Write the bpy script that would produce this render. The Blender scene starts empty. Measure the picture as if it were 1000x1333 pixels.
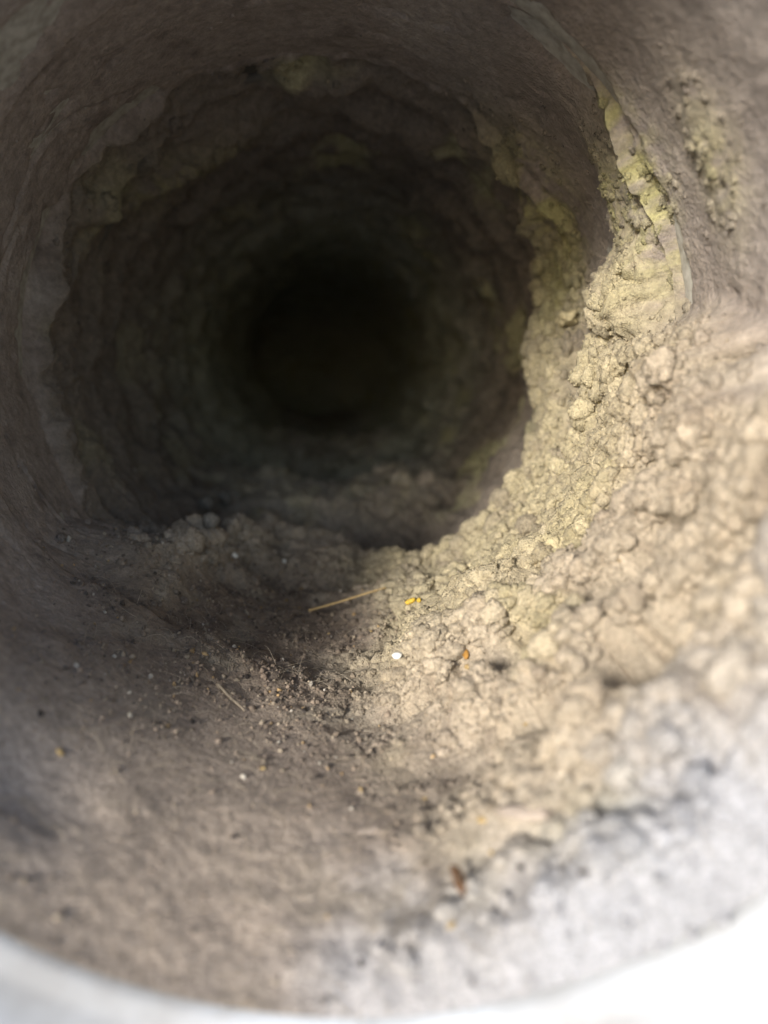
import bpy, math, random
import numpy as np
from mathutils import Vector, Matrix

# ------------------------------------------------------------------ camera, sky, sun
# World: pipe axis runs along +Y, X right, Z up, metres.  Camera at the origin, 50 mm outside the pipe mouth.
MM = 0.001
FPX, W_PX, H_PX = 1000.0, 1000.0, 1333.0
PITCH, YAW = math.radians(11.6), math.radians(4.3)
scene = bpy.context.scene
col = scene.collection
cam_d = bpy.data.cameras.new('camera'); cam = bpy.data.objects.new('camera', cam_d); col.objects.link(cam)
cam_d.sensor_fit = 'VERTICAL'; cam_d.sensor_height = 36.0; cam_d.lens = 36.0*FPX/H_PX
cam_d.clip_start = 0.002; cam_d.clip_end = 1000
cam.location = (0, 0, 0); cam.rotation_euler = (math.pi/2-PITCH, 0, -YAW)
cam_d.dof.use_dof = True; cam_d.dof.focus_distance = 0.112; cam_d.dof.aperture_fstop = 14
scene.camera = cam

SUN_FROM = Vector((-0.555, -0.78, 0.33)).normalized()
SUN_EL = math.asin(SUN_FROM.z); SUN_ROT = math.atan2(SUN_FROM.x, SUN_FROM.y)
world = bpy.data.worlds.new('World'); scene.world = world; world.use_nodes = True
nt = world.node_tree; bg = nt.nodes['Background']
sky = nt.nodes.new('ShaderNodeTexSky'); sky.sky_type = 'NISHITA'; sky.sun_disc = False
sky.sun_elevation = SUN_EL; sky.sun_rotation = SUN_ROT; sky.dust_density = 1.3; sky.ozone_density = 2.0
nt.links.new(sky.outputs[0], bg.inputs[0]); bg.inputs[1].default_value = 0.15
sun_d = bpy.data.lights.new('sun', 'SUN'); sun = bpy.data.objects.new('sun', sun_d); col.objects.link(sun)
sun_d.energy = 3.4; sun_d.angle = math.radians(12); sun_d.color = (1.0, 0.94, 0.85)
sun.rotation_euler = SUN_FROM.to_track_quat('Z', 'Y').to_euler()
sun.location = SUN_FROM*2
vs = scene.view_settings; vs.view_transform = 'Standard'; vs.look = 'None'; vs.gamma = 1.0; vs.exposure = 0.68
vs.use_curve_mapping = False
scene.cycles.max_bounces = 12; scene.cycles.diffuse_bounces = 12
scene.cycles.use_denoising = True

rng = np.random.default_rng(11); random.seed(11)

# ------------------------------------------------------------------ noise
def hash3(ix, iy, iz, seed):
    h = (ix.astype(np.uint32)*np.uint32(374761393) + iy.astype(np.uint32)*np.uint32(668265263)
         + iz.astype(np.uint32)*np.uint32(2147483647) + np.uint32(seed*974711 & 0xffffffff))
    h = (h ^ (h >> np.uint32(13)))*np.uint32(1274126177)
    h = (h ^ (h >> np.uint32(16)))*np.uint32(2246822519)
    return h ^ (h >> np.uint32(15))
def perlin(P, scale, seed=0):
    p = P/np.asarray(scale, np.float32); i = np.floor(p); f = (p-i).astype(np.float32); i = i.astype(np.int64)
    u = f*f*f*(f*(f*6-15)+10); out = np.zeros(len(P), np.float32)
    for dx in (0, 1):
        wx = u[:, 0] if dx else 1-u[:, 0]
        for dy in (0, 1):
            wy = u[:, 1] if dy else 1-u[:, 1]
            for dz in (0, 1):
                wz = u[:, 2] if dz else 1-u[:, 2]
                h = hash3(i[:, 0]+dx, i[:, 1]+dy, i[:, 2]+dz, seed)
                gx = (h & np.uint32(1023)).astype(np.float32)/511.5-1
                gy = ((h >> np.uint32(10)) & np.uint32(1023)).astype(np.float32)/511.5-1
                gz = ((h >> np.uint32(20)) & np.uint32(1023)).astype(np.float32)/511.5-1
                out += wx*wy*wz*(gx*(f[:, 0]-dx)+gy*(f[:, 1]-dy)+gz*(f[:, 2]-dz))
    return out*1.4
def fbm(P, scale, seed=0, octs=4, gain=.55):
    o = 0; a = 1; t = 0
    for k in range(octs):
        o = o+a*perlin(P, scale/2**k, seed+k*7); t += a; a *= gain
    return o/t*1.5
def worley(P, scale, seed=0):
    """puffy lumps: 1 on a cell's top, 0 in the creases"""
    p = P/np.asarray(scale, np.float32); i = np.floor(p).astype(np.int64); f = (p-np.floor(p)).astype(np.float32)
    best = np.full(len(P), 9, np.float32)
    for dx in (-1, 0, 1):
        for dy in (-1, 0, 1):
            for dz in (-1, 0, 1):
                h = hash3(i[:, 0]+dx, i[:, 1]+dy, i[:, 2]+dz, seed)
                vx = dx+(h & np.uint32(1023)).astype(np.float32)/1023-f[:, 0]
                vy = dy+((h >> np.uint32(10)) & np.uint32(1023)).astype(np.float32)/1023-f[:, 1]
                vz = dz+((h >> np.uint32(20)) & np.uint32(1023)).astype(np.float32)/1023-f[:, 2]
                best = np.minimum(best, vx*vx+vy*vy+vz*vz)
    return np.sqrt(np.clip(1-best/0.85, 0, 1))
def sstep(a, b, x):
    t = np.clip((x-a)/(b-a), 0, 1); return t*t*(3-2*t)
def band(x, a, b, wa, wb):
    return sstep(a-wa, a+wa, x)*(1-sstep(b-wb, b+wb, x))

# ------------------------------------------------------------------ pipe geometry (mm)
R0 = 50.0; D0 = 50.0; RH = 54.0; PITCH_RIB = 15.0
BEND_S, BEND_R = 500.0, 170.0
def sleeve_end(th):            # inner end of the near sleeve
    return 108-1.5*np.cos(th-math.radians(8))
def conn_end(th):              # inner end of the wider connector that follows it; then the ribbed hose begins
    return 140.5+5.5*np.sin(th)+1.5*np.cos(th)
def spine(s, rx, rz):
    """offset (rx, rz) from the axis at arclength s -> xyz mm; the hose bends left and up past BEND_S"""
    s = np.asarray(s, np.float64)
    a = np.clip((s-BEND_S)/BEND_R, 0, None); ca, sa = np.cos(a), np.sin(a)
    y = np.minimum(s, BEND_S)+BEND_R*sa
    lat = -BEND_R*(1-ca)
    ux, uz = math.cos(0.3), math.sin(0.3)      # bend plane direction (towards -u)
    lu = rx*ux+rz*uz; lv = -rx*uz+rz*ux
    Y = y+lu*sa-0.11*rx*(1-sstep(52, 105, s))          # the mouth is cut askew, facing a little left
    lu2 = lat+lu*ca
    return lu2*ux-lv*uz, Y, lu2*uz+lv*ux
cp, sp_, cy, sy = math.cos(PITCH), math.sin(PITCH), math.cos(YAW), math.sin(YAW)
def ray(px, py):
    x = (px-W_PX/2)/FPX; up = -(py-H_PX/2)/FPX
    y = cp+up*sp_; z = -sp_+up*cp
    return np.array([x*cy+y*sy, -x*sy+y*cy, z])
def surf_at(px, py, R=46.0):
    """(theta deg, distance mm) of the wall point of radius R seen from the mouth in that direction"""
    v = ray(px, py); k = R/math.hypot(v[0], v[2])
    y = v[1]*k
    return math.degrees(math.atan2(v[2], v[0])), y+0.11*v[0]*k*(1-float(sstep(52, 105, y)))

# ------------------------------------------------------------------ materials
def new_mat(name):
    m = bpy.data.materials.new(name); m.use_nodes = True
    return m, m.node_tree, m.node_tree.nodes['Principled BSDF']
def N(nt, t, **kw):
    n = nt.nodes.new(t)
    for k, v in kw.items(): setattr(n, k, v)
    return n
def lint_mat(name, bump=0.6, scale=900, contrast=.5):
    m, nt, b = new_mat(name)
    at = N(nt, 'ShaderNodeVertexColor', layer_name='Col')
    tc = N(nt, 'ShaderNodeTexCoord')
    n1 = N(nt, 'ShaderNodeTexNoise'); n1.inputs['Scale'].default_value = scale; n1.inputs['Detail'].default_value = 6; n1.inputs['Roughness'].default_value = .7
    n2 = N(nt, 'ShaderNodeTexVoronoi'); n2.inputs['Scale'].default_value = scale*2.2
    nt.links.new(tc.outputs['Object'], n1.inputs['Vector']); nt.links.new(tc.outputs['Object'], n2.inputs['Vector'])
    mr = N(nt, 'ShaderNodeMapRange'); mr.inputs[1].default_value = .25; mr.inputs[2].default_value = .75
    mr.inputs[3].default_value = 1-contrast; mr.inputs[4].default_value = 1+contrast
    nt.links.new(n1.outputs['Fac'], mr.inputs[0])
    mx = N(nt, 'ShaderNodeMix', data_type='RGBA', blend_type='MULTIPLY'); mx.inputs[0].default_value = 1
    nt.links.new(at.outputs['Color'], mx.inputs[6]); nt.links.new(mr.outputs[0], mx.inputs[7])
    nt.links.new(mx.outputs[2], b.inputs['Base Color'])
    b.inputs['Roughness'].default_value = 1; b.inputs['Specular IOR Level'].default_value = 0.05
    b.inputs['Sheen Weight'].default_value = 0.08; b.inputs['Sheen Roughness'].default_value = .6
    ad = N(nt, 'ShaderNodeMath', operation='SUBTRACT'); nt.links.new(n1.outputs['Fac'], ad.inputs[0])
    ml = N(nt, 'ShaderNodeMath', operation='MULTIPLY'); ml.inputs[1].default_value = .4
    nt.links.new(n2.outputs['Distance'], ml.inputs[0]); nt.links.new(ml.outputs[0], ad.inputs[1])
    bp = N(nt, 'ShaderNodeBump'); bp.inputs['Strength'].default_value = bump; bp.inputs['Distance'].default_value = 0.0008
    nt.links.new(ad.outputs[0], bp.inputs['Height']); nt.links.new(bp.outputs[0], b.inputs['Normal'])
    return m
M_LINT = lint_mat('lint', .7, 2000, .5); M_DUST = lint_mat('dust', .55, 1100, .4); M_CRUST = lint_mat('crust', .6, 900, .35)
def solid(name, c, rough=.8, var=.35, scale=2500, spec=.3, c2=None, metal=0):
    m, nt, b = new_mat(name)
    tc = N(nt, 'ShaderNodeTexCoord'); n = N(nt, 'ShaderNodeTexNoise'); n.inputs['Scale'].default_value = scale; n.inputs['Detail'].default_value = 5
    nt.links.new(tc.outputs['Object'], n.inputs['Vector'])
    r = N(nt, 'ShaderNodeValToRGB'); a = c2 or tuple(x*(1-var) for x in c)
    r.color_ramp.elements[0].position = .35; r.color_ramp.elements[1].position = .65
    r.color_ramp.elements[0].color = (*a, 1); r.color_ramp.elements[1].color = (*c, 1)
    nt.links.new(n.outputs['Fac'], r.inputs[0]); nt.links.new(r.outputs[0], b.inputs['Base Color'])
    b.inputs['Roughness'].default_value = rough; b.inputs['Specular IOR Level'].default_value = spec; b.inputs['Metallic'].default_value = metal
    bp = N(nt, 'ShaderNodeBump'); bp.inputs['Strength'].default_value = .3; bp.inputs['Distance'].default_value = .0003
    nt.links.new(n.outputs['Fac'], bp.inputs['Height']); nt.links.new(bp.outputs[0], b.inputs['Normal'])
    return m
M_WHITE = solid('white_plastic', (.60, .64, .70), .65, scale=70, c2=(.34, .34, .345))
M_SLEEVE = solid('dull_galvanised_metal', (.47, .46, .42), .9, scale=700, c2=(.30, .285, .25), metal=.0)
M_HOSE = solid('hose_foil', (.10, .095, .085), .8, scale=200)
M_RIB = solid('rib_wire', (.16, .15, .13), .7, scale=300)

# ------------------------------------------------------------------ object helpers
def tag(o, label, cat, group=None, kind=None):
    o['label'] = label; o['category'] = cat
    if group: o['group'] = group
    if kind: o['kind'] = kind
    return o
def mesh_np(name, V, F, mat, parent=None, colors=None, smooth=True, normals=None):
    """V (n,3) metres, F (m,k) ints"""
    me = bpy.data.meshes.new(name); k = F.shape[1]
    me.vertices.add(len(V)); me.vertices.foreach_set('co', np.ascontiguousarray(V, np.float32).ravel())
    me.loops.add(F.size); me.loops.foreach_set('vertex_index', np.ascontiguousarray(F, np.int32).ravel())
    me.polygons.add(len(F)); me.polygons.foreach_set('loop_start', np.arange(0, F.size, k, dtype=np.int32))
    me.update(calc_edges=True)
    me.polygons.foreach_set('use_smooth', np.full(len(F), smooth))
    if colors is not None:
        ca = me.color_attributes.new('Col', 'FLOAT_COLOR', 'POINT')
        c4 = np.ones((len(V), 4), np.float32); c4[:, :3] = colors; ca.data.foreach_set('color', c4.ravel())
    if normals is not None:
        me.normals_split_custom_set_from_vertices(normals.tolist())
    me.materials.append(mat)
    o = bpy.data.objects.new(name, me); col.objects.link(o); o.parent = parent
    return o
def grid_faces(nr, nc, wrap=True):
    r = np.arange(nr-1)[:, None]; c = np.arange(nc if wrap else nc-1)[None]
    c2 = (c+1) % nc
    return np.stack([r*nc+c, r*nc+c2, (r+1)*nc+c2, (r+1)*nc+c], -1).reshape(-1, 4)
def revolve(name, prof, mat, parent, nseg=160, skew=False):
    """prof: list of (distance, radius) mm"""
    th = np.linspace(0, 2*np.pi, nseg, endpoint=False); V = []
    for d, r in prof:
        x, y, z = spine(np.full(nseg, d), r*np.cos(th), r*np.sin(th))
        if skew: y = D0+(y-D0)*(sleeve_end(th)-D0)/(122-D0)
        V.append(np.stack([x, y, z], 1))
    return mesh_np(name, np.concatenate(V)*MM, grid_faces(len(prof), nseg), mat, parent)

# ------------------------------------------------------------------ unseen sheet below the pipe, added to bounce light up into it
M_BOUNCE = solid('pale_paving', (.46, .45, .43), .95, .25, 3)
g = mesh_np('ground', np.array([[-300, -300, -.45], [300, -300, -.45], [300, 300, -.45], [-300, 300, -.45]]), np.array([[0, 1, 2, 3]]), M_BOUNCE)
g['kind'] = 'structure'
# ------------------------------------------------------------------ the pipe itself
pipe = bpy.data.objects.new('vent_pipe', None); col.objects.link(pipe)
tag(pipe, 'round ribbed vent pipe with white mouth, furred with lint inside', 'vent pipe')
flare = [(D0+5, 50.6), (D0+1.5, 50.6), (D0+.5, 50.75), (D0-.2, 51.2), (D0-.8, 51.9)]
flare += [(D0-1.5-t, 52.4+.45*t+.006*t*t) for t in np.linspace(0, 13, 9)]
flare += [(D0-15.2, 59.8), (D0-15.3, 61), (D0-14.2, 61.6), (D0-7, 58.2), (D0, 55.5), (D0+5, 54), (D0+14, 53)]
revolve('mouth_flange', flare, M_WHITE, pipe)
revolve('sleeve', [(D0+1.5, 50.45)]+[(d, R0) for d in np.linspace(D0+3, 121.6, 30)]+[(122, 50.2), (122.1, 50.6), (121.8, 50.9), (D0+6, 51.2)], M_SLEEVE, pipe, 256, True)
DEND = BEND_S+BEND_R*1.75
def hose_r(d):
    return RH-2.6*np.abs(np.cos(np.pi*(d-112)/PITCH_RIB))**2.5
hd = np.concatenate([np.arange(120, 300, 2.2), np.arange(300, DEND, 3.75)])
revolve('connector', [(100, 51.25), (103, 51.45)]+[(x_, 51.45) for x_ in np.linspace(104, 121.6, 14)]+[(122, 51.6), (122.1, 51.8), (121.8, 52.0), (112, 52.1)], M_SLEEVE, pipe, 256, True)
for o_ in pipe.children:
    if o_.name == 'connector':                                     # stretched to its own askew end
        co = np.empty(len(o_.data.vertices)*3, np.float32); o_.data.vertices.foreach_get('co', co); co = co.reshape(-1, 3)
        an = np.arctan2(co[:, 2], co[:, 0]); e0 = sleeve_end(an)*MM
        co[:, 1] = np.where(co[:, 1] > .090, .098+(co[:, 1]-.088)/(e0-.088)*(conn_end(an)*MM-.098), co[:, 1]); o_.data.vertices.foreach_set('co', co.ravel()); o_.data.update()
revolve('hose_wall', [(118, 52.3)]+[(d, hose_r(d)+.6 if d > 148 else 53.2) for d in hd]+[(DEND+1, 30), (DEND+2, 1)], M_HOSE, pipe, 128)
k = 0; d = 112+PITCH_RIB*3
while d < BEND_S-20:
    th = np.linspace(0, 2*np.pi, 120, endpoint=False); ph = np.linspace(0, 2*np.pi, 8, endpoint=False)
    rr = hose_r(d)+.4; V = []
    for a in ph:
        r = rr-0.9*np.cos(a)+.0; x, y, z = spine(np.full(120, d+0.9*math.sin(a)), r*np.cos(th), r*np.sin(th)); V.append(np.stack([x, y, z], 1))
    V = np.concatenate(V)*MM
    r_ = np.arange(8)[:, None]; c_ = np.arange(120)[None]
    F = np.stack([r_*120+c_, r_*120+(c_+1) % 120, ((r_+1) % 8)*120+(c_+1) % 120, ((r_+1) % 8)*120+c_], -1).reshape(-1, 4)
    mesh_np('rib', V, F, M_RIB, pipe); d += PITCH_RIB

# ------------------------------------------------------------------ the lint: one height field over the wall, (theta, distance)
dens = lambda a: 1+1.3*band(a, -105, 30, 10, 10)
ta = np.linspace(-270, 90, 4001); cum = np.concatenate([[0], np.cumsum((dens(ta)[1:]+dens(ta)[:-1])/2)]); cum /= cum[-1]
NT = 800
THD = np.interp(np.arange(NT)/NT, cum, ta)
dd = [D0+0.2]
while dd[-1] < DEND-5:
    x = dd[-1]
    dd.append(x+(0.36 if x < 182 else 0.36+(x-182)*0.018 if x < 420 else 3.2))
DD = np.array(dd); ND = len(DD)
TH, D = np.meshgrid(THD, DD); th = TH.ravel(); d = D.ravel()          # th in degrees, -270..90
tr = np.radians(th); ct, st = np.cos(tr), np.sin(tr)
P = np.stack([R0*ct, d, R0*st], 1).astype(np.float32)
Pring = np.stack([R0*ct*.35, d, R0*st*.35], 1).astype(np.float32)     # stretched round the pipe
n_big = fbm(P, 34, 1, 3); n_mid = fbm(P, 11, 5, 4); n_fine = fbm(P, 2.2, 9, 4, .6)
n_ring = fbm(Pring, 7, 13, 4); n_warp = fbm(P, 26, 21, 3)
w7 = worley(P+np.stack([n_mid, n_warp, -n_mid], 1)*2, 7.5, 3); w3 = worley(P+np.stack([n_fine, n_mid, -n_fine], 1)*.6, 2.7, 4); w1 = worley(P, 1.1, 6)
def blob(px, py, rt, rd, R=46.0, pw=1.0, rot=0.0):
    """bump on the wall at the spot seen there; rt = half size round the pipe (mm), rd = half size along it"""
    t0, d0 = surf_at(px, py, R)
    a = ((th-t0+180) % 360-180)*math.pi/180*R; b = d-d0
    c, s = math.cos(rot), math.sin(rot); a, b = a*c+b*s, -a*s+b*c
    e = (a/rt)**2+(b/rd)**2+n_mid*.9
    return np.exp(-np.clip(e, 0, 30)**pw)
send = conn_end(tr)+.35*n_mid+.08*n_fine; send1 = sleeve_end(tr)+.3*n_mid
hose = sstep(-.6, 1.4, d-send)
rw = R0+1.45*sstep(-.1, .7, d-send1)
wallr = rw+(hose_r(d+2.2*n_big)-.9*np.abs(n_warp)-rw)*sstep(-.2, 1.8, d-send)
wd = d+n_warp*7                                                       # warped distance
wt = th+n_big*16
d_end = np.interp(th, [-125, -118, -104, -90, -75, -60, -45, -20, 0, 30], [150, 163, 182, 174, 160, 149, 143, 152, 161, 161])   # where the deposits break off
W_bank = band(wt, -82, 2, 15, 6)*(1-sstep(109, 120, d+n_mid*5+(th+40)*.06))
W_fold = band(th+n_mid*9, -46, 20, 9, 8)*band(d+n_warp*2+n_mid*2, 110, 124.5, 3, 1.6)              # first fold, just past the sleeve
W_ridge = band(th+n_mid*9, -76, 24, 9, 9)*band(d+n_warp*2+n_mid*2.2, d_end-14, d_end, 2.5, 1.0)                       # second fold, against the dark
W_ridge = W_ridge*(1-W_bank); W_fold = W_fold*(1-W_bank)
W_join = band(wt, -82, -14, 10, 9)*band(d+n_mid*4, 108, d_end-5, 5, 4)*(1-W_bank)*(1-W_ridge)*(1-W_fold) # lint filling between the folds low down
W_floor = band(wt, -136, -66, 15, 14)*(1-sstep(-3, 3, d-d_end+n_mid*6+n_big*4))
W_m2 = band(wt, -125, -52, 16, 14)*band(d+n_mid*8, 190, 250, 12, 10)
W_m3 = band(wt, -128, -56, 18, 16)*band(d+n_mid*10, 300, 380, 22, 18)
W_m4 = band(wt, -130, -60, 18, 16)*band(d+n_mid*10, 430, 640, 30, 40)
n_crev = fbm(P, 9, 41, 3)
ph_ = (d+n_warp*7+n_crev*4+(th+40)*.22)/13.5
gd = np.abs((ph_+.5) % 1-.5)*13.5                                                                    # mm from the crease
groove = np.exp(-(gd/(1.9+.9*n_mid))**2)*(.45+.55*sstep(-.3, .1, fbm(P, 17, 43, 2)))                 # ring-wise creases
fold_b = np.sqrt(np.clip(gd/6.75, 0, 1))                                                             # rounded bulge between creases
crev = np.exp(-(n_crev/.12)**2)*sstep(0, .35, fbm(P, 14, 47, 2))                                    # wandering cracks
sm = .35+.65*np.maximum(hose, band(th, -60, 12, 10, 10))
T = 0.75+.14*n_ring+0.6*n_big+.40*n_mid*sm+.26*n_fine*sm+.28*w1*sm                    # base crust
T = T+hose*(0.35+.8*n_ring+.8*n_mid+.9*n_mid*np.abs(n_mid)+2.6*w7**1.5*sstep(-.1, .4, fbm(P, 20, 111, 3))+.5*w3)
T = T+hose*sstep(165, 230, d)*(2.2+1.2*n_mid)
T = T+.7*(w3-.4)*sstep(-.2, .6, n_big+n_mid)*(.5+.5*hose)
puff = w7**1.6*sstep(-.1, .9, w7+n_mid*.7)
w10 = worley(P+np.stack([n_mid, n_warp, -n_warp], 1)*3, 12.0, 8)**1.5
bank_h = 3.4+1.5*n_big+4.0*fold_b+2.4*w10+2.0*puff+1.1*w3**1.4+.45*w1+.25*n_fine-9.0*groove*sstep(57, 70, d)*sstep(-84, -58, wt)-1.2*crev*sstep(-84, -58, wt)+1.6*n_mid
edge_t = 0.85+.15*sstep(50, 60, d+n_mid*3)
h_th = .30+.70*sstep(-92, -52, wt)
bank_h = np.maximum(bank_h, .6)*edge_t*h_th
T = T*(1-W_bank)+W_bank*bank_h
lump = 2.0*puff+1.6*w10-.8+1.0*w3**1.3+.4*w1+1.4*n_mid+.2*n_fine-1.4*crev-1.2*groove
T = T*(1-W_fold)+W_fold*(5.8+1.6*band(th, -15, 14, 6, 6)+lump-2.2*sstep(8, 24, th))
T = T*(1-W_join)+W_join*(4.0+1.2*lump)
top_r = np.interp(th, [-90, -45, -20, 0, 12, 30], [7.0, 4.6, 5.2, 6.6, 5.0, 2.8])
T = T*(1-W_ridge)+W_ridge*(top_r+.9*n_big+lump*(.75+.25*sstep(10, -10, th)))
rest = W_floor*(1-W_bank)*(1-W_ridge)*(1-W_fold)*(1-.8*W_join)
calm = 1-.85*sstep(112, 84, d+n_mid*6)*sstep(-78, -98, wt)
floor_h = 4.4+.9*n_big+.8*n_mid*calm+calm*(.8*w3*(.4+.6*sstep(-.2, .5, n_mid))+.35*w1+.25*n_fine)+5.0*sstep(d_end-46, d_end-4, d+n_big*6)+2.2*w7*sstep(d_end-32, d_end-10, d)
T = T*(1-rest)+rest*floor_h*sstep(46, 72, d+n_mid*3)
m_rough = .9*w3+1.4*w7+1.2*n_mid
T = T*(1-W_m2)+W_m2*(10.5+m_rough*1.2); T = T*(1-W_m3)+W_m3*(9.5+m_rough*1.5); T = T*(1-W_m4)+W_m4*(7+m_rough*1.8)
W_lint0 = W_ridge+W_fold+W_join+W_floor+W_m2+W_m3+W_m4
# single lumps and hollows
lr = .45+.75*w3+.35*w1+.3*n_mid
T += lr*(2.0*blob(690, 285, 5, 6, 48)+2.2*blob(700, 385, 4, 6, 46)+2.6*blob(265, 190, 9, 7, 48)+2.0*blob(205, 235, 6, 7, 49)+1.8*blob(140, 265, 8, 6, 50))
T += lr*(1.7*blob(835, 185, 7, 3.5, 50)+1.7*blob(850, 270, 11, 4, 50)+1.4*blob(805, 255, 7, 4, 50)+1.8*blob(690, 215, 9, 8, 50)+1.5*blob(300, 265, 9, 12, 50))
T += lr*1.0*blob(945, 200, 7, 3, 50)
T -= 3.2*blob(335, 92, 3.5, 3.5, 52)+2.6*blob(425, 110, 4, 3, 52)+2.0*blob(240, 125, 6, 2.4, 50)
T -= (.5+.9*w3+.8*n_mid)*(1.3*blob(690, 45, 7, 4, 50)+1.4*blob(750, 100, 5, 3.5, 50)+1.6*blob(10, 60, 10, 4, 50))
T -= 2.6*blob(812, 400, 9, 3.4, 52)*(1-.7*W_ridge)
T -= 2.2*band(d+n_mid*2, 126, 145, 1.5, 2)*band(th, -12, 12, 6, 6)*(1-W_ridge)*(1-W_fold)*sstep(-.7, .1, n_mid+.5*n_big)
pit = sstep(.18, .5, fbm(Pring*np.float32(1.0)+np.float32(50), 5.5, 91, 3))
T -= 2.0*pit*hose*(1-np.clip(W_lint0, 0, 1))*sstep(420, 300, d)
left = (1-hose)*(1-np.clip(W_bank+W_floor, 0, 1))
T += hose*(1-np.clip(W_lint0, 0, 1))*(1-sstep(0, 7, d-send))*(.2+1.8*n_mid)
T -= 1.0*np.exp(-(fbm(Pring, 13, 95, 3)/.05)**2)*sstep(.0, .3, fbm(P, 15, 96, 2))*left*band(th, -235, -120, 15, 10)
T -= 1.7*left*sstep(0, 2, send-d)*(1-sstep(2.5, 8, send-d+n_mid*3))*band(th, -243, -176, 8, 8)*sstep(-.3, .25, n_mid+n_big)
T -= 2.0*left*sstep(.1, .8, send1-d)*(1-sstep(2.2, 4.5, send1-d+n_mid*1.5))*band(th, 8, 75, 6, 8)*sstep(-.7, .0, n_mid+n_big)
T -= .5*sstep(.25, .6, fbm(P, 8, 93, 4))*(1-hose)*(1-W_bank)*(1-W_floor)
T = np.where(T > 0, T*(.08+.92*np.sqrt(np.clip((d-D0-.2)/2.8, 0, 1))), T)
rad = wallr-T
W_lint = np.clip(W_ridge+W_fold+W_join, 0, 1)
rad = np.maximum(rad, 30)
# sideways crumble so that lumps overhang
amp = (.18+.75*np.clip(W_bank+W_ridge+W_fold+W_join+.6*W_floor+.6*W_m2+.6*W_m3, 0, 1))
ja = perlin(P, 2.0, 31)*amp*.8; jd = perlin(P, 2.0, 37)*amp*.8+(w3-.5)*-.5*amp
edge = sstep(D0+.2, D0+3, d); jd = jd*edge
tr2 = tr+ja/R0
X, Y, Z = spine(np.maximum(d+jd, D0+.2), rad*np.cos(tr2), rad*np.sin(tr2))
V = np.stack([X, Y, Z], 1)

# colour of the stuff, with some light put into it
def C(*c): return np.array(c, np.float32)
def mixc(a, b, w): return a*(1-w[:, None])+b*w[:, None]
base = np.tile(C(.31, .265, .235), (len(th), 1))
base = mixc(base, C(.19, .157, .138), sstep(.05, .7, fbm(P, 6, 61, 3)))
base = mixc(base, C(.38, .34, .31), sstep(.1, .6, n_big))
base = mixc(base, C(.37, .34, .33), sstep(92, 66, d+n_mid*9)*.75)  # paler towards the mouth, imitating skylight on the near wall
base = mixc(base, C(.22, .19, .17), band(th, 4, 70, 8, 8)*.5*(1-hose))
base = mixc(base, C(.205, .175, .145), hose*.85)
base = mixc(base, C(.68, .67, .53), hose*sstep(190, 330, d+n_mid*15))  # paler lint deeper in, standing in for light missing there
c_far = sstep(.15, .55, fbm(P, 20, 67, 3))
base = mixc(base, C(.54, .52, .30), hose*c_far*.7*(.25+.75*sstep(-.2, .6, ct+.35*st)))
c_bank = mixc(np.tile(C(.46, .39, .30), (len(th), 1)), C(.33, .27, .205), sstep(-.1, .7, fbm(P, 4, 71, 4)))
c_bank = mixc(c_bank, C(.45, .395, .235), np.clip(sstep(0, .6, fbm(P, 22, 73, 3))+.7*sstep(88, 104, d), 0, 1)*.75)
c_bank = mixc(c_bank, C(.41, .42, .46), sstep(65, 50.5, d+n_mid*5)*.9)  # greyer lint at the mouth, with bluish sky glare put into its colour
base = mixc(base, c_bank, W_bank)
c_ridge = mixc(np.tile(C(.44, .385, .255), (len(th), 1)), C(.32, .275, .20), sstep(-.1, .6, fbm(P, 5, 77, 4)))
base = mixc(base, c_ridge, W_lint)
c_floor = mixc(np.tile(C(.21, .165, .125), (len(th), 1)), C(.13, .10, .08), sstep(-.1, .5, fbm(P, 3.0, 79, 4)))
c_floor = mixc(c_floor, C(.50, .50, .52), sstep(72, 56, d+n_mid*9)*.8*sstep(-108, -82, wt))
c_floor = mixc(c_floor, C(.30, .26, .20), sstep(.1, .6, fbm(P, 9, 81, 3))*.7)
c_floor = mixc(c_floor, C(.36, .30, .25), sstep(112, 72, d+n_mid*9)*sstep(-82, -102, wt)*.85)  # near left floor lightened to imitate skylight by the mouth
c_floor = mixc(c_floor, C(.46, .40, .32), sstep(-42, -10, d-d_end)*.85)  # pale crest debris, lightened further to stand for fill light
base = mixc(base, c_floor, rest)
c_m = mixc(np.tile(C(.60, .53, .43), (len(th), 1)), C(.62, .56, .41), sstep(-.1, .5, n_mid))
base = mixc(base, c_m, np.clip(W_m2+W_m3+W_m4, 0, 1))
yel = np.clip(blob(835, 185, 9, 5, 50)+blob(860, 265, 13, 5, 50)+blob(805, 255, 8, 5, 50)+.8*blob(690, 215, 11, 9, 50)+.7*blob(265, 190, 10, 8, 50)
              + .7*blob(205, 235, 8, 8, 50)+.6*blob(140, 265, 9, 7, 50)+.6*blob(300, 265, 9, 12, 50)+.6*blob(945, 200, 8, 4, 50)+blob(700, 300, 8, 8, 46)+blob(700, 385, 6, 6, 43), 0, 1)
base = mixc(base, C(.36, .335, .17), np.clip(1.2*yel, 0, 1)*sstep(-.5, .3, n_mid+.6*n_fine))
base *= (1+.22*fbm(P, 1.6, 83, 3))[:, None]
base = np.clip(base, .02, .8)

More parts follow.
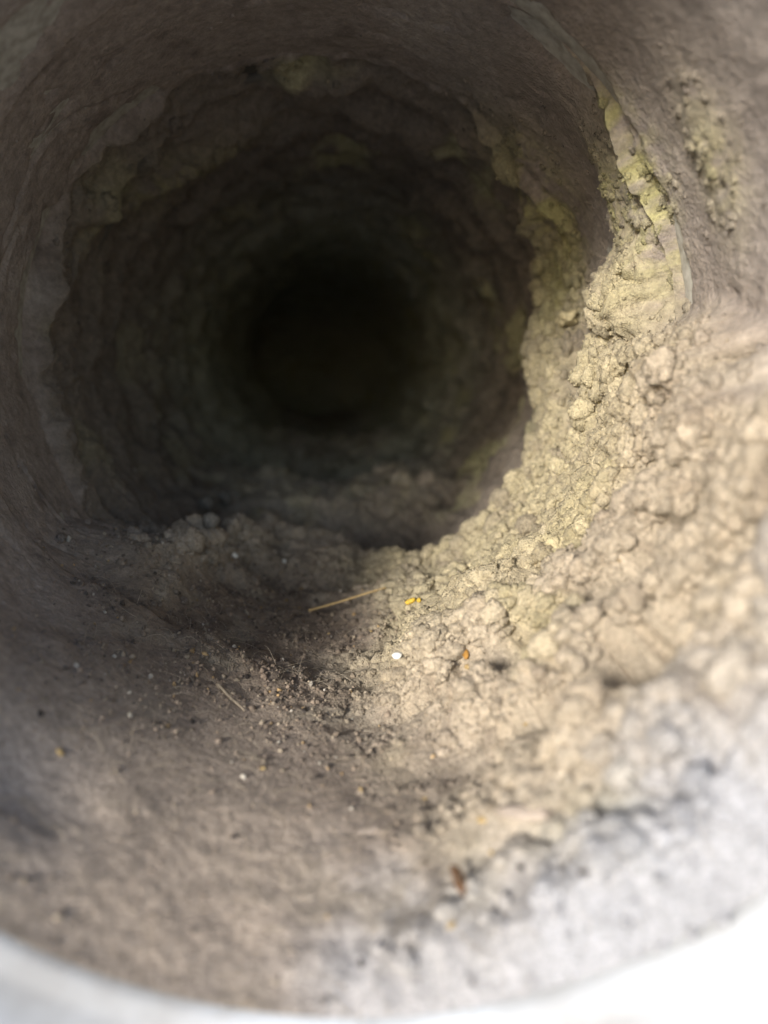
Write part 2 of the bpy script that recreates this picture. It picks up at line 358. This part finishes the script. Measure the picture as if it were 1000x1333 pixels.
# split the skin into the separate deposits
Fq = grid_faces(ND, NT)
cen = lambda a: a[Fq].mean(1)
fth, fd, fn = cen(th), cen(d), cen(n_mid)
fth = np.where(np.ptp(th[Fq], axis=1) > 180, 89.9, fth)
wb, wr, wf, w2, w3_, w4 = cen(W_bank), cen(W_ridge), cen(W_floor), cen(W_m2), cen(W_m3), cen(W_m4)
reg = np.zeros(len(Fq), np.int8)                   # 0 crust in the sleeve
reg[cen(hose) > .5] = 1                            # coat in the hose
reg[wf > .5] = 2; reg[wb > .5] = 3; reg[cen(np.maximum(W_fold, W_join)) > .5] = 8; reg[wr > .5] = 4; reg[w2 > .5] = 5; reg[w3_ > .5] = 6; reg[w4 > .5] = 7
e1 = V[Fq[:, 2]]-V[Fq[:, 0]]; e2 = V[Fq[:, 3]]-V[Fq[:, 1]]
fnrm = np.cross(e1, e2); vn = np.zeros_like(V)
for kk in range(4):
    for ax in range(3): vn[:, ax] += np.bincount(Fq[:, kk], fnrm[:, ax], len(V))
vn /= np.linalg.norm(vn, axis=1)[:, None]+1e-12
inward = np.sum(vn[::977, [0, 2]]*-V[::977, [0, 2]], 1).mean()
if inward < 0: vn = -vn; Fq = Fq[:, ::-1]
names = [('dust_crust', 'brown dust crust on the shaded left wall and roof of the near sleeve', 'dust', M_CRUST, 'stuff'),
         ('lint_coat', 'dark olive lint coat over the ribs deep inside the pipe', 'lint', M_CRUST, 'stuff'),
         ('dust_bed', 'brown gritty dust bed along the pipe floor, strewn with specks', 'dust', M_DUST, None),
         ('lint_bank', 'thick pale lumpy lint bank on the sunlit lower right wall', 'lint', M_LINT, None),
         ('lint_ridge', 'yellowish lint ridge standing against the dark hole on the right', 'lint', M_LINT, None),
         ('lint_mound', 'dim tan lint mound just behind the crest of the dust bed', 'lint', M_LINT, None),
         ('lint_mound', 'grey blurred lint mound farther in, just below the black hole', 'lint', M_LINT, None),
         ('lint_mound', 'faint flat lint mound at the very back of the pipe floor', 'lint', M_LINT, None),
         ('lint_fold', 'grey green lint fold between the right bank and the yellowish ridge', 'lint', M_LINT, None)]
obs = {}
for ri, (nm, lab, cat, mat, kind) in enumerate(names):
    f = Fq[reg == ri]
    if not len(f): continue
    used, inv = np.unique(f, return_inverse=True)
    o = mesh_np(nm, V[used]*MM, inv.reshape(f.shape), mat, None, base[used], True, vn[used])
    tag(o, lab, cat, None, kind); obs[ri] = o

# ------------------------------------------------------------------ finding the spot on the deposit along a line of sight
Rg = rad.reshape(ND, NT)
def hit_field(px, py):
    v = ray(px, py); v = v/np.linalg.norm(v)
    t = np.linspace(40, 420, 6000); p = t[:, None]*v[None]
    rr = np.hypot(p[:, 0], p[:, 2]); a = np.degrees(np.arctan2(p[:, 2], p[:, 0])); a = np.where(a > 90, a-360, a)
    dy = p[:, 1]+.11*p[:, 0]*(1-sstep(52, 105, p[:, 1]))
    i = np.clip(np.searchsorted(DD, dy), 0, ND-1); j = np.clip(np.searchsorted(THD, a), 0, NT-1)
    ok = np.where((rr >= Rg[i, j]) & (dy > D0+.3))[0]
    n = ok[0] if len(ok) else len(t)-1
    idx = i[n]*NT+j[n]
    return Vector(V[idx]*MM), Vector(vn[idx]), math.degrees(math.atan2(p[n, 2], p[n, 0])), p[n, 1]

# ------------------------------------------------------------------ loose tufts, grit and fibres (uncountable)
ico = bpy.data.meshes.new('tmp')
import bmesh
bm = bmesh.new(); bmesh.ops.create_icosphere(bm, subdivisions=1, radius=1); bm.verts.ensure_lookup_table()
ICV = np.array([v.co[:] for v in bm.verts]); ICF = np.array([[v.index for v in f.verts] for f in bm.faces]); bm.free(); bpy.data.meshes.remove(ico)
OV = np.array([[1, 0, 0], [-1, 0, 0], [0, 1, 0], [0, -1, 0], [0, 0, 1], [0, 0, -1]], float)*1.15
OF = np.array([[0, 2, 4], [2, 1, 4], [1, 3, 4], [3, 0, 4], [2, 0, 5], [1, 2, 5], [3, 1, 5], [0, 3, 5]])
def scatter(name, idx, size, mat, colors, label, cat, sink=.3, flat=.75, smooth=True, PN=None):
    IV, IF = (OV, OF) if PN is not None else (ICV, ICF)
    n = len(size); p, nr = PN if PN is not None else (V[idx]*1.0, vn[idx])
    s = size[:, None, None]*IV[None]*rng.uniform(.55, 1.25, (n, len(IV), 1))*rng.uniform(flat, 1.15, (n, 1, 3))
    ang = rng.uniform(0, 2*np.pi, (n, 1)); ax = rng.normal(size=(n, 3)); ax /= np.linalg.norm(ax, axis=1)[:, None]
    c, s_ = np.cos(ang)[:, None], np.sin(ang)[:, None]; axb = ax[:, None, :]
    s = s*c+np.cross(np.broadcast_to(axb, s.shape), s)*s_+axb*np.sum(s*axb, 2, keepdims=True)*(1-c)
    pos = p+nr*size[:, None]*(1-2*sink)*.5
    VV = (s+pos[:, None]).reshape(-1, 3)*MM
    FF = (IF[None]+(np.arange(n)*len(IV))[:, None, None]).reshape(-1, 3)
    o = mesh_np(name, VV, FF, mat, None, np.repeat(colors, len(IV), 0), smooth)
    return tag(o, label, cat, None, 'stuff')
from mathutils import noise as _n
def ico_arrays(sub):
    bm = bmesh.new(); bmesh.ops.create_icosphere(bm, subdivisions=sub, radius=1)
    bm.verts.ensure_lookup_table()
    a = np.array([v.co[:] for v in bm.verts]); f = np.array([[v.index for v in q.verts] for q in bm.faces]); bm.free(); return a, f
area = np.gradient(DD)[:, None]*np.gradient(THD)[None]; area = np.abs(area).ravel()
def pick(w, n):
    w = np.clip(w, 0, None)*area; return rng.choice(len(w), n, p=w/w.sum())
# soft clumps that make up the deposits: rounded puffs with a curdled surface, overhanging and leaving dark gaps
inw = np.stack([-ct, np.full(len(th), -.38), -st], 1); inw /= np.linalg.norm(inw, axis=1)[:, None]
def choose(w, n, rmin, rmax, pack):
    cand = pick(w, n); r = (rmin+(rmax-rmin)*rng.beta(.9, 4.2, n))*(.45+.55*np.clip(w[cand]/np.percentile(w[w > 1e-3], 80), 0, 1)); o = np.argsort(-r); cand, r = cand[o], r[o]
    keep = []; P_ = V[cand]; kp = np.zeros((n, 3)); kr = np.zeros(n); m = 0
    for q in range(n):
        if m == 0 or np.all(np.sum((kp[:m]-P_[q])**2, 1) > (pack*(kr[:m]+r[q]))**2):
            kp[m] = P_[q]; kr[m] = r[q]; m += 1; keep.append(q)
    return cand[keep], r[keep]
I2, I3 = ico_arrays(2), ico_arrays(3)
GP, GN, GC, GJ = [], [], [], []
def clumps(owner, idx, r, out=.2, largest=60, cscale=1.0):
    """puffs on the deposit `owner`: the largest are parts of their own, the rest one joined part"""
    order = np.argsort(-r*(1.0/np.maximum(d[idx], 60))); idx, r = idx[order], r[order]
    ps, ns, rs, fs, cs, sl, nb = [], [], [], [], [], [], 0
    for k in range(len(idx)):
        IVV, IFF = I3 if r[k] > 1.0 else I2
        n = inw[idx[k]]*.65+vn[idx[k]]*.35; n = n/np.linalg.norm(n)
        tq = np.array([-st[idx[k]], 0, ct[idx[k]]])                                  # round the pipe
        D_ = IVV*rng.uniform(.8, 1.1, 3); D_ = D_+np.outer(D_@tq, tq)*rng.uniform(0, .5)
        nn = D_/np.linalg.norm(D_, axis=1)[:, None]
        ps.append(V[idx[k]]+n*r[k]*out+D_*r[k]); ns.append(nn); rs.append(np.full(len(D_), r[k])); fs.append(IFF)
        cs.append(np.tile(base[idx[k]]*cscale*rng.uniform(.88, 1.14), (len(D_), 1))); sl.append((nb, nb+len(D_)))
        js = rng.choice(np.where((nn@n) > -.15)[0], min(int(7+r[k]*r[k]*14.0), 70)); GJ.append(js+nb); nb += len(D_)
    p = np.concatenate(ps).astype(np.float32); nn = np.concatenate(ns); rr = np.concatenate(rs); c = np.concatenate(cs); R_ = rr[:, None]
    sh = perlin(p, np.maximum(R_*1.0, .7), 101)*rr*.56+perlin(p, np.maximum(R_*.5, .5), 107)*rr*.28
    cu = (worley(p, np.maximum(.9, R_*.5), 102)**1.3-.45)*np.minimum(.6, rr*.4)+(worley(p, .55, 103)-.5)*.26+perlin(p, .5, 104)*.2
    p = p+nn*(sh+cu)[:, None]
    c = np.clip(c*(1+.16*perlin(p, 1.4, 105)+.10*perlin(p, .5, 106))[:, None], .02, .75)
    js = np.concatenate(GJ); GJ.clear(); js = js[(p[js, 1] < 180)]; GP.append(p[js]); GN.append(nn[js]); GC.append(c[js])
    for k in range(min(largest, len(idx))):
        a, b = sl[k]; mesh_np('clump', p[a:b]*MM, fs[k], M_LINT, owner, c[a:b])
    if len(idx) > largest:
        a = sl[largest][0]; F = np.concatenate([fs[k]+sl[k][0]-a for k in range(largest, len(idx))])
        o = mesh_np('small_clumps', p[a:]*MM, F, M_LINT, owner, c[a:]); o['kind'] = 'stuff'
ok_g = 1-sstep(.04, .22, groove+.5*crev)
ridge_o, fold_o, bank_o, bed_o = obs[4], obs[8], obs[3], obs[2]
clumps(bank_o, *choose(W_bank**1.5*h_th**1.5*ok_g*(.3+.7*w10)*(.25+.75*sstep(52, 54, d))*(1+1.5*sstep(75, 110, d)), 5000, .45, 1.8, .53), .0, 120)
clumps(bank_o, *choose(W_bank**1.5*h_th**2*ok_g*sstep(51.5, 53, d)*sstep(80, 66, d), 900, .7, 2.0, .58), .05, 60)
clumps(fold_o, *choose((W_fold+W_join)**2*ok_g, 1300, .45, 2.0, .54), .0, 50)
clumps(ridge_o, *choose(np.clip(W_ridge+band(th+n_mid*9, -55, 20, 9, 9)*band(d, d_end-18, d_end-8, 2, 2), 0, 1)*(1-W_fold)*(1-W_bank)*(.6+1.6*band(d, d_end-6, d_end+1, 2, 1)), 2000, .45, 2.4, .54), .02, 50)
clumps(bed_o, *choose(rest*sstep(-28, -6, d-d_end)+.04*rest*sstep(-50, -30, d-d_end), 700, .45, 2.6, .58), .1, 60, 1.15)  # crest puffs tinted paler too, as if catching fill light
clumps(obs[5], *choose(W_m2, 260, .8, 3.4, .6), -.1, 30)
clumps(obs[6], *choose(W_m3, 140, 1.4, 5.0, .6), -.1, 20)
wy = yel*sstep(-.3, .3, n_mid+.3*n_fine)*(1-np.clip(W_bank+W_ridge+W_fold+W_join, 0, 1))
clumps(obs[1], *choose(wy*hose+.10*hose*(1-np.clip(W_lint0, 0, 1))*sstep(520, 250, d)*sstep(-.1, .4, n_ring+n_mid)+.14*hose*band(th, -70, 40, 10, 15)*band(d, 165, 400, 5, 40), 1100, .5, 3.8, .6), -.4, 40)
clumps(obs[0], *choose(wy*(1-hose), 300, .3, 1.3, .55), -.5, 30)
GP, GN, GC = np.concatenate(GP), np.concatenate(GN), np.concatenate(GC)
wl = (W_bank+W_lint*.8)*(.15+w3)*(1-.7*sstep(80, 60, d))
i = pick(wl, 5000); sz = rng.gamma(1.5, .10, len(i))+.10
cc = base[i]*rng.uniform(.82, 1.2, (len(i), 1))
gs = np.clip(rng.gamma(1.4, .065, len(GP))+.08, .07, .45)
scatter('lint_crumbs', None, gs, M_LINT, np.clip(GC*rng.uniform(.8, 1.22, (len(GP), 1)), .02, .75), 'tiny pale lint crumbs crusting the clumps on the right wall', 'lint', .45, .5, True, (GP, GN))
scatter('lint_tufts', i, np.clip(sz, .15, 1.5), M_LINT, np.clip(cc, 0, .7), 'small pale lint tufts crumbling off the sunlit right bank', 'lint', .45, .5)
wc = (1-np.clip(W_bank+W_lint+W_floor, 0, 1))*(d < 230)*(.1+sstep(-.2, .4, n_mid))*(T > .2)*(.15+.85*hose)
i = pick(wc, 6000); scatter('dust_grains', i, np.clip(rng.gamma(1.4, .10, len(i))+.09, .09, .7)*(.6+.4*sstep(60, 110, d[i])), M_CRUST, base[i]*rng.uniform(.7, 1.3, (len(i), 1)), 'small brown dust grains clinging to the shaded wall and roof', 'dust', .5, .5)
wg = W_floor*(1-W_bank)*(d < 166)*(.3+sstep(-.3, .4, n_mid))+.10*W_bank
wg = wg*(1-.75*sstep(95, 65, d)); i = pick(wg, 5200); sz = np.clip(rng.gamma(1.6, .085, len(i))+.08, .08, .6)*(.55+.45*sstep(60, 100, d[i]))
u = rng.uniform(size=len(i))[:, None]
gc = np.where(u < .52, C(.22, .17, .13), np.where(u < .74, C(.06, .048, .042), np.where(u < .95, C(.32, .27, .20), np.where(u < .985, C(.40, .26, .10), C(.6, .57, .5)))))
gc = (.6*gc+.4*base[i])*rng.uniform(.7, 1.3, (len(i), 1))
scatter('grit', i, sz, M_DUST, gc, 'mixed tan and dark grit scattered over the dusty pipe floor', 'grit', .2)
def fibres(name, w, n, lmin, lmax, rad_mm, colr, label, PN=None):
    if PN is None: i = pick(w, n); p = V[i]; nr = vn[i]
    else: i = rng.choice(len(PN[0]), n); p, nr = PN[0][i], PN[1][i]
    tan = np.cross(nr, rng.normal(size=(n, 3))); tan /= np.linalg.norm(tan, axis=1)[:, None]
    bi = np.cross(nr, tan); L = rng.uniform(lmin, lmax, (n, 1)); cu = rng.uniform(-1.2, 1.2, (n, 1)); lift = rng.uniform(.1, .9, (n, 1))
    S = 5; pts = []
    for k in range(S):
        t = k/(S-1); pts.append(p+tan*L*t+bi*cu*L*t*t*.6+nr*(L*lift*np.sin(t*2.4)*.5+rad_mm))
    VV = np.zeros((n, S, 3, 3))
    for k in range(S):
        for a in range(3):
            VV[:, k, a] = pts[k]+(nr*math.cos(a*2.094)+bi*math.sin(a*2.094))*rad_mm*(1-.5*k/(S-1))
    F = []
    for k in range(S-1):
        for a in range(3):
            b = (a+1) % 3; F.append([k*3+a, k*3+b, (k+1)*3+b, (k+1)*3+a])
    FF = (np.array(F)[None]+(np.arange(n)*S*3)[:, None, None]).reshape(-1, 4)
    cols = np.repeat(np.array(colr)*rng.uniform(.6, 1.3, (n, 1)), S*3, 0)
    tag(mesh_np(name, VV.reshape(-1, 3)*MM, FF, M_LINT, None, cols), label, 'fibre', None, 'stuff')
fibres('lint_fibres', wl+.25*W_floor*(d < 165), 3500, 1.0, 4.5, .035, (.42, .36, .28), 'fine short fibres lying on the lint bank and the floor')
fibres('lint_fuzz', None, 5000, .5, 1.6, .022, (.44, .38, .29), 'very fine fuzz standing out of the lint clumps', (GP, GN))

# ------------------------------------------------------------------ single bits of debris
bpy.context.view_layer.update(); DG = bpy.context.evaluated_depsgraph_get()
def hit(px, py):
    v = Vector(ray(px, py)).normalized(); org = v*.035
    ok, loc, nrm, _, ob, _ = scene.ray_cast(DG, org, v)
    a = math.atan2(loc.z, loc.x)
    n = Vector((-math.cos(a), -.3, -math.sin(a))).normalized()
    n = (n*.75+nrm.normalized()*.25*(1 if nrm.dot(v) < 0 else -1)).normalized()
    return loc, n, math.degrees(a), loc.y*1000
def crumb(name, px, py, size, mat, label, cat, group=None, stretch=(1, 1, 1), sink=.2, rot=0, sub=2, rough=.25):
    p, n, _, _ = hit(px, py)
    bm = bmesh.new(); bmesh.ops.create_icosphere(bm, subdivisions=sub, radius=1)
    r = random.Random(int(px*7+py)); off = Vector((r.random()*50, r.random()*50, r.random()*50))
    from mathutils import noise
    for v in bm.verts:
        k = 1+rough*noise.noise(v.co*1.3+off)+rough*.6*noise.noise(v.co*3+off)
        v.co = Vector((v.co.x*stretch[0], v.co.y*stretch[1], v.co.z*stretch[2]))*k*size*MM
    me = bpy.data.meshes.new(name); bm.to_mesh(me); bm.free(); me.materials.append(mat)
    for f in me.polygons: f.use_smooth = sub > 1
    o = bpy.data.objects.new(name, me); col.objects.link(o)
    # local x along the image's right, laid on the surface
    right = Vector((cy, -sy, 0)); x = (right-n*right.dot(n)).normalized(); y = n.cross(x)
    Rm = Matrix((x, y, n)).transposed() @ Matrix.Rotation(rot, 3, 'Z')
    o.rotation_euler = Rm.to_euler(); o.location = p+n*size*MM*stretch[2]*(1-2*sink)
    return tag(o, label, cat, group)
def stalk(name, pts, r0, mat, label, cat, lift=.08):
    """thin bent stem lying on the dust through the given spots"""
    P3 = []
    for (x, y) in pts:
        p, n, _, _ = hit(x, y); P3.append(np.array(p)*1000+np.array(n)*(r0+lift))
    P3 = np.array(P3); a, b = P3[0], P3[-1]                         # nearly straight between its ends
    t = np.linspace(0, 1, 14)
    line = a+(b-a)*t[:, None]; bow = (P3[len(P3)//2]-(a+b)/2)*.2
    line += bow*np.sin(t*np.pi)[:, None]+.04*np.stack([np.sin(t*9), np.sin(t*7+1), np.cos(t*8)], 1)
    T = np.gradient(line, axis=0); T /= np.linalg.norm(T, axis=1)[:, None]
    up = np.cross(T, [0.3, .2, 1.]); up /= np.linalg.norm(up, axis=1)[:, None]; sd = np.cross(T, up)
    VV = []
    for k in range(len(t)):
        rr = r0*(1-.45*t[k])*(1+.15*math.sin(k*2.1))
        for j in range(7):
            an = j*2*math.pi/7; VV.append(line[k]+(up[k]*math.cos(an)+sd[k]*math.sin(an))*rr)
    nV = len(VV); VV += [line[0], line[-1]]
    F = grid_faces(len(t), 7).tolist()
    me = bpy.data.meshes.new(name)
    F += [[(j+1) % 7, j, nV] for j in range(7)]+[[nV-7+j, nV-7+(j+1) % 7, nV+1] for j in range(7)]
    me.from_pydata([tuple(np.array(v)*MM) for v in VV], [], F); me.materials.append(mat); me.update()
    for f in me.polygons: f.use_smooth = True
    o = bpy.data.objects.new(name, me); col.objects.link(o); return tag(o, label, cat)
M_STRAW = solid('dry_straw', (.58, .42, .20), .7); M_STRAW2 = solid('grey_straw', (.30, .25, .19), .8)
M_YEL = solid('yellow_crumb', (.66, .45, .06), .6, .3); M_ORG = solid('orange_bit', (.42, .22, .05), .7)
M_AMB = solid('amber_speck', (.46, .34, .17), .9, .4, 2500, .05); M_WPB = solid('white_chip', (.82, .82, .78), .5, .15)
M_DK = solid('black_grit', (.05, .042, .038), .8); M_LB = solid('grey_lint_ball', (.30, .28, .25), 1, .4, 1500, .05)
M_PALE = solid('pale_flake', (.40, .34, .29), .9, .25, 900, .1); M_BRN = solid('brown_flake', (.17, .10, .06), .9, .4, 900, .1)
M_CHK = solid('pale_lint_chunk', (.55, .48, .30), 1, .25, 1200, .05)
stalk('straw', [(402, 797), (450, 783), (503, 767)], .26, M_STRAW, 'thin tan straw lying across the brown dust below the dark hole', 'straw')
stalk('straw', [(283, 893), (300, 910), (318, 928)], .22, M_STRAW2, 'short grey straw in the shaded dust on the lower left', 'straw')
crumb('crumb', 535, 785, .62, M_YEL, 'bright yellow oblong crumb to the right of the tan straw', 'crumb', None, (1.75, .75, .7), .1, .05)
crumb('crumb', 546, 783, .42, M_YEL, 'small yellow knob touching the right end of the oblong crumb', 'crumb', None, (1, 1, .9), .1)
crumb('orange_bit', 608, 853, .55, M_ORG, 'dull orange bit lying on pale lint right of the white chip', 'debris', None, (.8, 1.5, .6), .15)
crumb('orange_bit', 610, 869, .42, M_AMB, 'tiny yellow orange bit just below the dull orange bit', 'debris', None, (1, .9, .8), .15)
crumb('white_chip', 518, 856, .58, M_WPB, 'bright white chip in the middle of the dust bed', 'chip', None, (1.2, .9, .8), .1)
crumb('white_chip', 303, 724, .85, M_WPB, 'bluish white oval chip at the left of the dust crest', 'chip', None, (1.2, .8, .7), .3)
crumb('white_chip', 370, 732, .48, M_WPB, 'tiny white chip on the dust crest above the straw', 'chip', None, (1, 1, .9), .1)
crumb('lint_ball', 263, 662, 1.9, M_LB, 'round grey lint ball at the left end of the dust crest', 'lint ball', None, (1, 1, 1), -.1, 0, 3, .18)
crumb('lint_ball', 287, 657, 1.8, M_LB, 'dim round lint ball tucked right of the larger grey one', 'lint ball', None, (1, .9, 1), -.3, 0, 3, .18)
crumb('lint_ball', 270, 685, 1.7, M_LB, 'brownish lint ball just below the pair on the left crest', 'lint ball', None, (1, .9, .9), 0, 0, 3, .22)
crumb('lint_chunk', 742, 412, 1.7, M_CHK, 'pale angular lint chunk jutting from the yellowish ridge', 'lint chunk', None, (1.15, .75, .8), .1, .5, 3, .75)
crumb('pale_flake', 682, 1058, 1.7, M_PALE, 'long pale pinkish flake lying on the lit lint near the mouth', 'flake', None, (1.6, .4, .12), .1, -.35, 3, .4)
crumb('pale_flake', 478, 1082, 1.1, M_PALE, 'small curled tan flake on the dust near the mouth', 'flake', None, (1.2, .5, .12), .3, .5, 3, .4)
crumb('brown_flake', 600, 1150, 1.25, M_BRN, 'dark brown curled flake on grey lint near the white lip', 'flake', None, (.45, 1.5, .12), .1, .3, 3, .5)
for (x, y, s, lab) in [(628, 1068, .5, 'amber speck just left of the long pale flake'), (588, 1205, .42, 'amber speck below the dark brown flake near the lip'),
                       (343, 1001, .42, 'amber speck alone on the brown dust left of centre'), (78, 980, .5, 'blurred amber speck on the far left wall dust'),
                       (553, 1040, .26, 'tiny amber speck above and left of the long pale flake'), (470, 1028, .3, 'tiny amber speck above the curled tan flake'),
                       (428, 825, .3, 'tiny yellow speck just under the tan straw'), (483, 822, .3, 'tiny yellow speck between straw and white chip'),
                       (685, 943, .3, 'amber speck on the sunlit lint bank'), (640, 1110, .3, 'amber speck under the long pale flake')]:
    crumb('amber_speck', x, y, s*.8, M_AMB, lab, 'speck', 'amber specks in the dust', (1.3, .8, .6), .25, x)
for (x, y, s, lab) in [(395, 925, .5, 'black grit crumb well to the right of the short grey straw'), (362, 912, .45, 'black grit crumb close to the right of the short grey straw'),
                       (322, 882, .5, 'black grit crumb just above the short grey straw'), (570, 1070, .55, 'black grit crumb left of the long pale flake'),
                       (440, 935, .4, 'black grit crumb on brown grit below the white chip'), (458, 985, .4, 'black grit crumb midway between white chip and curled tan flake'),
                       (412, 1012, .4, 'black grit crumb above and left of the curled tan flake'), (305, 1090, .7, 'black grit crumb alone on smooth dust left of the curled flake'),
                       (470, 1255, .7, 'blurred black grit crumb close to the white lip at bottom centre'), (760, 1138, .7, 'blurred black grit crumb on pale lint right of the brown flake'),
                       (678, 1130, .6, 'black grit crumb below the long pale flake'), (250, 940, .45, 'black grit crumb left of the short grey straw'),
                       (52, 930, .5, 'blurred black grit crumb near the left edge of the picture')]:
    crumb('grit_crumb', x, y, s*(.5 if y > 1040 else .85), M_DK, lab, 'grit', 'black grit crumbs in the dust', (1.3, .8, .5), .2, x, 1, .35)
